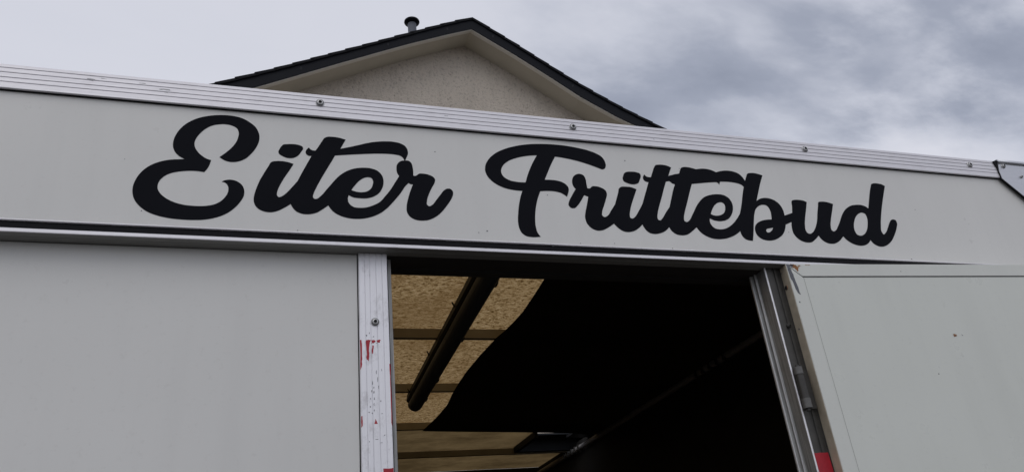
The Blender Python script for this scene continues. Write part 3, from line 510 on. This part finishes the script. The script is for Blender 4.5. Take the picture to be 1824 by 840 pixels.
for z0, z1, r, mi in ((0.6205, 0.6430, 0.0140, 0), (0.5450, 0.6200, 0.0125, 1), (0.5155, 0.5445, 0.0140, 0)): cyl(bm, (1.6150, 1.9985, z0), (1.6150, 1.9985, z1), r, None, 18, mi)
cyl(bm, (1.6150, 1.9985, 0.508), (1.6150, 1.9985, 0.650), 0.006, None, 12, 1)
box(bm, 1.6120, 1.6600, 2.0125, 2.0185, 0.5175, 0.6410, 0, 1)
obj('hinge', bm, [M['hinge_steel'], M['hinge_dark']], door)

# body behind the front: walls, floor, roof
bm = BM(); box(bm, X0, X0 + 0.04, 2.076, Y1, ZB, 1.50); obj('end_wall', bm, M['panel'], T)
bm = BM(); box(bm, X1 - 0.04, X1, 2.079, Y1, ZB, 1.50); obj('end_wall', bm, M['panel'], T)
bm = BM(); box(bm, X0 + 0.0405, X1 - 0.0405, Y1 - 0.04, Y1, ZB, 1.50); obj('back_wall', bm, M['panel'], T)
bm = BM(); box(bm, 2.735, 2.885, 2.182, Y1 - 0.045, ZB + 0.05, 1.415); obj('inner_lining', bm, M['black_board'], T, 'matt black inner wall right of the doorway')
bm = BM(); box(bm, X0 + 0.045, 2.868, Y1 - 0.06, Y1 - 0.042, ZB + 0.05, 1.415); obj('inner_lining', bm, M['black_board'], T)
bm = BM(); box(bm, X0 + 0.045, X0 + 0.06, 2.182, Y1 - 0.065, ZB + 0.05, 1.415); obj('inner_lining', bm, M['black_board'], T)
bm = BM(); box(bm, X0 + 0.02, X1 - 0.02, 2.05, Y1 - 0.02, ZB - 0.10, ZB); obj('floor', bm, M['floor'], T)
bm = BM(); box(bm, X0 + 0.3, X1 - 0.3, 2.5, Y1 - 0.5, ZB - 0.26, ZB - 0.1005); obj('chassis', bm, M['skirt'], T)
for x in (-1.3, 2.1):
    for y in (2.35, 7.1):
        wd = obj('wheel', cyl(BM(), (x, y - 0.10, -1.25), (x, y + 0.10, -1.25), 0.20, None, 24), M['steel'], T)
        bm = BM(); lathe(bm, [(0.20, -0.09), (0.32, -0.11), (0.35, -0.08), (0.35, 0.08), (0.32, 0.11), (0.20, 0.09)], (x, y, -1.25), (0, 1, 0), 28)
        obj('tyre', bm, M['rubber'], wd)
        bm = BM(); box(bm, x - 0.05, x + 0.05, y - 0.03, y + 0.35 if y < 4 else y - 0.101, -1.30, -1.20)
        box(bm, x - 0.06, x + 0.06, (2.52 if y < 4 else 6.85), (2.66 if y < 4 else 6.99), -1.30, ZB - 0.262); obj('axle_arm', bm, M['skirt'], T)

# roof bows run along the body; the translucent sheets lie on them
BOWS = [2.795, 3.742, 4.686, 5.636, 6.598]
for y in BOWS: obj('roof_bow', box(BM(), X0 + 0.045, 2.866, y, y + 0.030, 1.3685, 1.4185, 0.002), M['beam'], T)
bays = [2.182] + [y + 0.015 for y in BOWS] + [Y1 - 0.041]
HX0, HX1, HY0, HY1 = 2.235, 2.80, 6.04, 6.56
for i, (a, b) in enumerate(zip(bays, bays[1:])):
    bm = BM(); z = 1.4225
    def quad(x0, x1, y0, y1): bm.faces.new([bm.verts.new(p) for p in ((x0, y0, z), (x1, y0, z), (x1, y1, z), (x0, y1, z))])
    if a < HY0 < b:
        quad(X0 + 0.04, HX0, a, b); quad(HX1, X1 - 0.04, a, b); quad(HX0, HX1, a, HY0); quad(HX0, HX1, HY1, b)
    else: quad(X0 + 0.04, X1 - 0.04, a, b)
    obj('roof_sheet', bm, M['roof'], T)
bm = BM(); box(bm, HX0 - 0.03, HX0, HY0, HY1, 1.375, 1.470); box(bm, HX1, HX1 + 0.03, HY0, HY1, 1.375, 1.470); box(bm, HX0 - 0.03, HX1 + 0.03, HY1, HY1 + 0.03, 1.378, 1.470)
box(bm, 2.545, HX1, HY0, HY0 + 0.16, 1.400, 1.420)
hatch = obj('roof_hatch', bm, M['lamp_body'], T)
obj('hatch_lid', box(BM(), HX0 - 0.02, HX1 + 0.02, HY0 + 0.335, HY1 + 0.32, 1.4710, 1.4850), M['lamp_body'], hatch)
bm = BM(); cyl(bm, (2.7025, 2.19, 1.343), (2.7025, Y1 - 0.07, 1.343), 0.020, None, 12)
lr = obj('lashing_rail', bm, M['dark_steel'], T)
for y0 in (3.93, 6.30):
    for k in range(5):
        y = y0 + 0.085 * k
        obj('rail_clip', box(BM(), 2.6760, 2.7340, y, y + 0.022, 1.3170, 1.3640, 0.003), M['hinge_dark'], lr)

# ------------------------------------------------------------------ things hanging inside
bm = BM()
edge_l = [(1.21, 2.2), (1.21, 2.961), (1.223, 3.141), (1.235, 3.35), (1.231, 3.476), (1.223, 3.595), (1.207, 3.714), (1.201, 3.854), (1.195, 3.966), (1.191, 4.259), (1.199, 4.494), (1.215, 4.73), (1.239, 4.965), (1.238, 5.242), (1.229, 5.405), (1.214, 5.656)]
nx = 10; top = []
for i, (xl, y) in enumerate(edge_l):
    row = []
    for k in range(nx + 1):
        t = k / nx; x = xl + (2.734 - xl) * t
        yy = y + (0.27 * t if i == len(edge_l) - 1 else 0)
        row.append(bm.verts.new((x, yy, 1.3600 + 0.004 * math.sin(2.1 * y + 3 * t) * math.sin(math.pi * t))))
    top.append(row)
for a, b in zip(top, top[1:]):
    for k in range(nx): bm.faces.new((a[k], a[k + 1], b[k + 1], b[k]))
r = bmesh.ops.solidify(bm, geom=list(bm.faces), thickness=0.004)
bmesh.ops.recalc_face_normals(bm, faces=list(bm.faces))
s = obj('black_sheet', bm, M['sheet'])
s['label'] = 'black plastic sheet fixed under the tan roof bows inside the doorway'; s['category'] = 'sheet'

# strip light under the roof bows, almost in line with the depth of the body
A = Vector((0.902, 2.30, 0)); B = Vector((0.990, 4.78, 0)); ldir = (B - A).normalized(); lside = Vector((ldir.y, -ldir.x, 0))
L = thing('strip_light', 'dark waterproof strip light hanging under the tan roof inside the doorway', 'lamp', (0.95, 3.6, 1.32 + EYE))
def along(bm, prof, s0, s1, seg=None):         # profile (side, z) swept along the lamp
    p0, p1 = A + ldir * s0, A + ldir * s1; n = len(prof)
    a = [bm.verts.new(p0 + lside * q[0] + Vector((0, 0, q[1]))) for q in prof]; b = [bm.verts.new(p1 + lside * q[0] + Vector((0, 0, q[1]))) for q in prof]
    for i in range(n): bm.faces.new((a[i], a[(i + 1) % n], b[(i + 1) % n], b[i]))
    bm.faces.new(a); bm.faces.new(list(reversed(b))); bmesh.ops.recalc_face_normals(bm, faces=list(bm.faces)); return bm
LEN = (B - A).length
obj('housing', along(BM(), [(-0.052, 1.3675), (-0.058, 1.330), (-0.050, 1.318), (0.050, 1.318), (0.058, 1.330), (0.052, 1.3675)], 0, LEN - 0.03), M['lamp_body'], L)
arc = [(0.046 * math.cos(t), 1.3170 - 0.046 * math.sin(t)) for t in [math.pi * k / 12 for k in range(13)]]
obj('diffuser', along(BM(), arc, 0.02, LEN), M['diffuser'], L, smooth=False)
for sx in (0.62, 1.30, 1.98, 2.36):
    for sd in (1,):
        bm = BM(); along(bm, [(sd * 0.046, 1.306), (sd * 0.058, 1.310), (sd * 0.062, 1.340), (sd * 0.058, 1.345)], sx, sx + 0.04); obj('clip', bm, M['lamp_body'], L)
for sx, dz in ((0.95, 0.01), (1.62, 0.0), (2.30, 0.0)):
    bm = BM(); p = A + ldir * sx - lside * 0.058
    cyl(bm, p + Vector((0, 0, 1.340)), p - lside * 0.014 + Vector((0, 0, 1.362)), 0.0022, None, 6); cyl(bm, p + Vector((0, 0.014, 1.340)), p - lside * 0.010 + Vector((0, 0.016, 1.364)), 0.0022, None, 6)
    obj('wire_hook', bm, M['lamp_body'], L)

# ------------------------------------------------------------------ house behind
TH = math.radians(2.5); HH = Vector((math.cos(TH), math.sin(TH), 0)); HN = Vector((-math.sin(TH), math.cos(TH), 0))
AP = Vector((3.2073, 9.6, 9.0466))            # ridge end of the verge
def hp(a, z, n=0.0): return AP + HH * a + HN * n + Vector((0, 0, z))
H = thing('house', 'beige roughcast house with dark slate roof rising behind the white trailer', 'house', (3.2, 14.0, 0.0))
outer = [(-6.35, -3.12), (-4.90, -2.45), (-3.797, -1.942), (-2.986, -1.536), (-2.137, -1.092), (-1.529, -0.776), (-1.037, -0.515), (-0.388, -0.178), (0.03, 0.016),
         (0.737, -0.396), (1.375, -0.790), (1.90, -1.095), (2.547, -1.421), (3.285, -1.745), (4.40, -2.22), (6.35, -3.02)]
inner = [(-6.35, -3.42), (-4.90, -2.76), (-3.797, -2.198), (-2.986, -1.761), (-2.137, -1.300), (-1.529, -0.975), (-1.037, -0.718), (-0.388, -0.402), (0.00, -0.226),
         (0.700, -0.618), (1.300, -0.985), (1.800, -1.305), (2.410, -1.615), (3.100, -1.890), (4.20, -2.37), (6.35, -3.24)]
ia = 8
def ribbon(lo, up, n0, n1, idx):               # a board between two polylines, n0..n1 deep
    bm = BM(); P = [[bm.verts.new(hp(*pl[i], n)) for i in idx] for pl, n in ((lo, n0), (up, n0), (up, n1), (lo, n1))]
    for k in range(len(idx) - 1):
        for j in range(4): bm.faces.new((P[j][k], P[j][k + 1], P[(j + 1) % 4][k + 1], P[(j + 1) % 4][k]))
    for k in (0, len(idx) - 1): bm.faces.new([P[j][k] for j in range(4)])
    bmesh.ops.recalc_face_normals(bm, faces=list(bm.faces)); return bm
left, right = list(range(0, ia + 1)), list(range(ia, len(outer)))
barge_up = [(a, z - 0.035) for a, z in outer]
ROOFD = 8.5
for idx in (left, right):
    bb = obj('barge_board', ribbon(inner, barge_up, 0.0, 0.035, idx), M['barge'], H)
    lip_lo = [(a, z - 0.004) for a, z in inner]; lip_up = [(a, z + 0.032) for a, z in inner]
    obj('board_lip', ribbon(lip_lo, lip_up, -0.012, -0.0005, idx), M['barge'], bb)
    sof_lo = [(a, z - 0.002) for a, z in inner]; sof_up = [(a, z + 0.018) for a, z in inner]
    obj('soffit_board', ribbon(sof_lo, sof_up, 0.036, 0.50, idx), M['render_trim'], H)
    se_lo = [(a, z - 0.016) for a, z in inner]
    obj('soffit_edge', ribbon(se_lo, [(a, z - 0.0022) for a, z in inner], 0.004, 0.075, idx), M['soffit_edge'], H)
    slab_lo = [(a, z - 0.10) for a, z in outer]; slab_up = [(a, z - 0.03) for a, z in outer]
    obj('roof', ribbon(slab_lo, slab_up, 0.036, ROOFD, idx), M['tile'], H)
    # courses of verge tiles stepping down the slope, each with its lower end lifted over the next
    pts = [Vector(outer[i]) for i in idx]
    if idx is right: pts = pts
    else: pts = list(reversed(pts))
    segs = [(p, q) for p, q in zip(pts, pts[1:])]; total = sum((q - p).length for p, q in segs)
    def at(s):
        for p, q in segs:
            l = (q - p).length
            if s <= l: return p + (q - p) * (s / l), (q - p) / l
            s -= l
        return segs[-1][1], (segs[-1][1] - segs[-1][0]).normalized()
    s = 0.0
    while s < total - 0.2:
        step = 0.285; p, d = at(s); q, d2 = at(min(s + step + 0.05, total)); nrm = Vector((-d.y, d.x)); nrm = nrm if nrm.y > 0 else -nrm
        bm = BM(); v = []
        lift = 0.014 + random.uniform(-0.003, 0.003)
        pr = [p - nrm * 0.042, p - nrm * 0.004, q + nrm * lift, q - nrm * 0.036]
        prism_pts = [hp(a.x, a.y, -0.022) for a in pr], [hp(a.x, a.y, 0.30) for a in pr]
        a_ = [bm.verts.new(x) for x in prism_pts[0]]; b_ = [bm.verts.new(x) for x in prism_pts[1]]
        for k in range(4): bm.faces.new((a_[k], a_[(k + 1) % 4], b_[(k + 1) % 4], b_[k]))
        bm.faces.new(a_); bm.faces.new(list(reversed(b_))); bmesh.ops.recalc_face_normals(bm, faces=list(bm.faces))
        obj('roof_tile', bm, M['tile'], H); s += step
    for f in ((0.10, 0.42, 0.66, 0.87) if idx is left else (0.07, 0.38, 0.66)):
        k = f * (len(idx) - 1); i0 = idx[int(k)]; i1 = idx[min(int(k) + 1, len(idx) - 1)]; t = k - int(k)
        lo = Vector(inner[i0]).lerp(Vector(inner[i1]), t); hi = Vector(barge_up[i0]).lerp(Vector(barge_up[i1]), t)
        bm = BM(); m0 = lo.lerp(hi, 0.42); m1 = lo.lerp(hi, 0.72)
        v = [bm.verts.new(hp(*c, -0.003)) for c in ((m0.x - 0.012, m0.y), (m0.x + 0.012, m0.y), (m1.x + 0.012, m1.y), (m1.x - 0.012, m1.y))]; w_ = [bm.verts.new(x.co + HN * 0.0025) for x in v]
        bm.faces.new(v); bm.faces.new(list(reversed(w_)))
        for j in range(4): bm.faces.new((v[j], v[(j + 1) % 4], w_[(j + 1) % 4], w_[j]))
        bmesh.ops.recalc_face_normals(bm, faces=list(bm.faces)); obj('joint_clip', bm, M['clip_dark'], bb)
# gable wall set back under the verge
wl = [(a, z + 0.016) for a, z in inner]; wl = [p for p in wl if abs(p[0]) < 6.0]
bm = BM(); base = -(AP.z + EYE)
pts = [(-5.7, base)] + [(-5.7, -3.10)] + wl + [(5.9, -3.03), (5.9, base)]
a = [bm.verts.new(hp(p[0], p[1], 0.427)) for p in pts]; b = [bm.verts.new(hp(p[0], p[1], 0.727)) for p in pts]
for t in tessellate_polygon([[Vector((p[0], p[1], 0)) for p in pts]]): bm.faces.new([a[i] for i in t]); bm.faces.new([b[i] for i in t])
for k in range(len(pts)): bm.faces.new((a[k], a[(k + 1) % len(pts)], b[(k + 1) % len(pts)], b[k]))
bmesh.ops.recalc_face_normals(bm, faces=list(bm.faces)); obj('gable_wall', bm, M['roughcast'], H)
for x0, x1, zt in ((-5.7, -5.4, -3.2), (5.6, 5.9, -3.2)):
    bm = BM(); c = [hp(x, 0, n) for x, n in ((x0, 0.728), (x1, 0.728), (x1, ROOFD - 0.3), (x0, ROOFD - 0.3))]
    a = [bm.verts.new((p.x, p.y, -EYE)) for p in c]; b = [bm.verts.new((p.x, p.y, AP.z + zt)) for p in c]
    for k in range(4): bm.faces.new((a[k], a[(k + 1) % 4], b[(k + 1) % 4], b[k]))
    bm.faces.new(a); bm.faces.new(b); bmesh.ops.recalc_face_normals(bm, faces=list(bm.faces)); obj('side_wall', bm, M['roughcast'], H)
# vent pipe through the left slope
pc = hp(-0.745, 0.0, 0.90); bm = BM(); cyl(bm, pc + Vector((0, 0, -0.50)), pc + Vector((0, 0, 0.56)), 0.074, None, 24)
vp = obj('vent_pipe', bm, M['pipe'], H, smooth=False)
bm = BM(); lathe(bm, [(0.076, 0.500), (0.128, 0.532), (0.134, 0.545), (0.130, 0.562), (0.07, 0.578), (0.02, 0.582)], pc, (0, 0, 1), 28)
obj('cowl', bm, M['pipe_cap'], vp)
print('objects', len(bpy.data.objects))
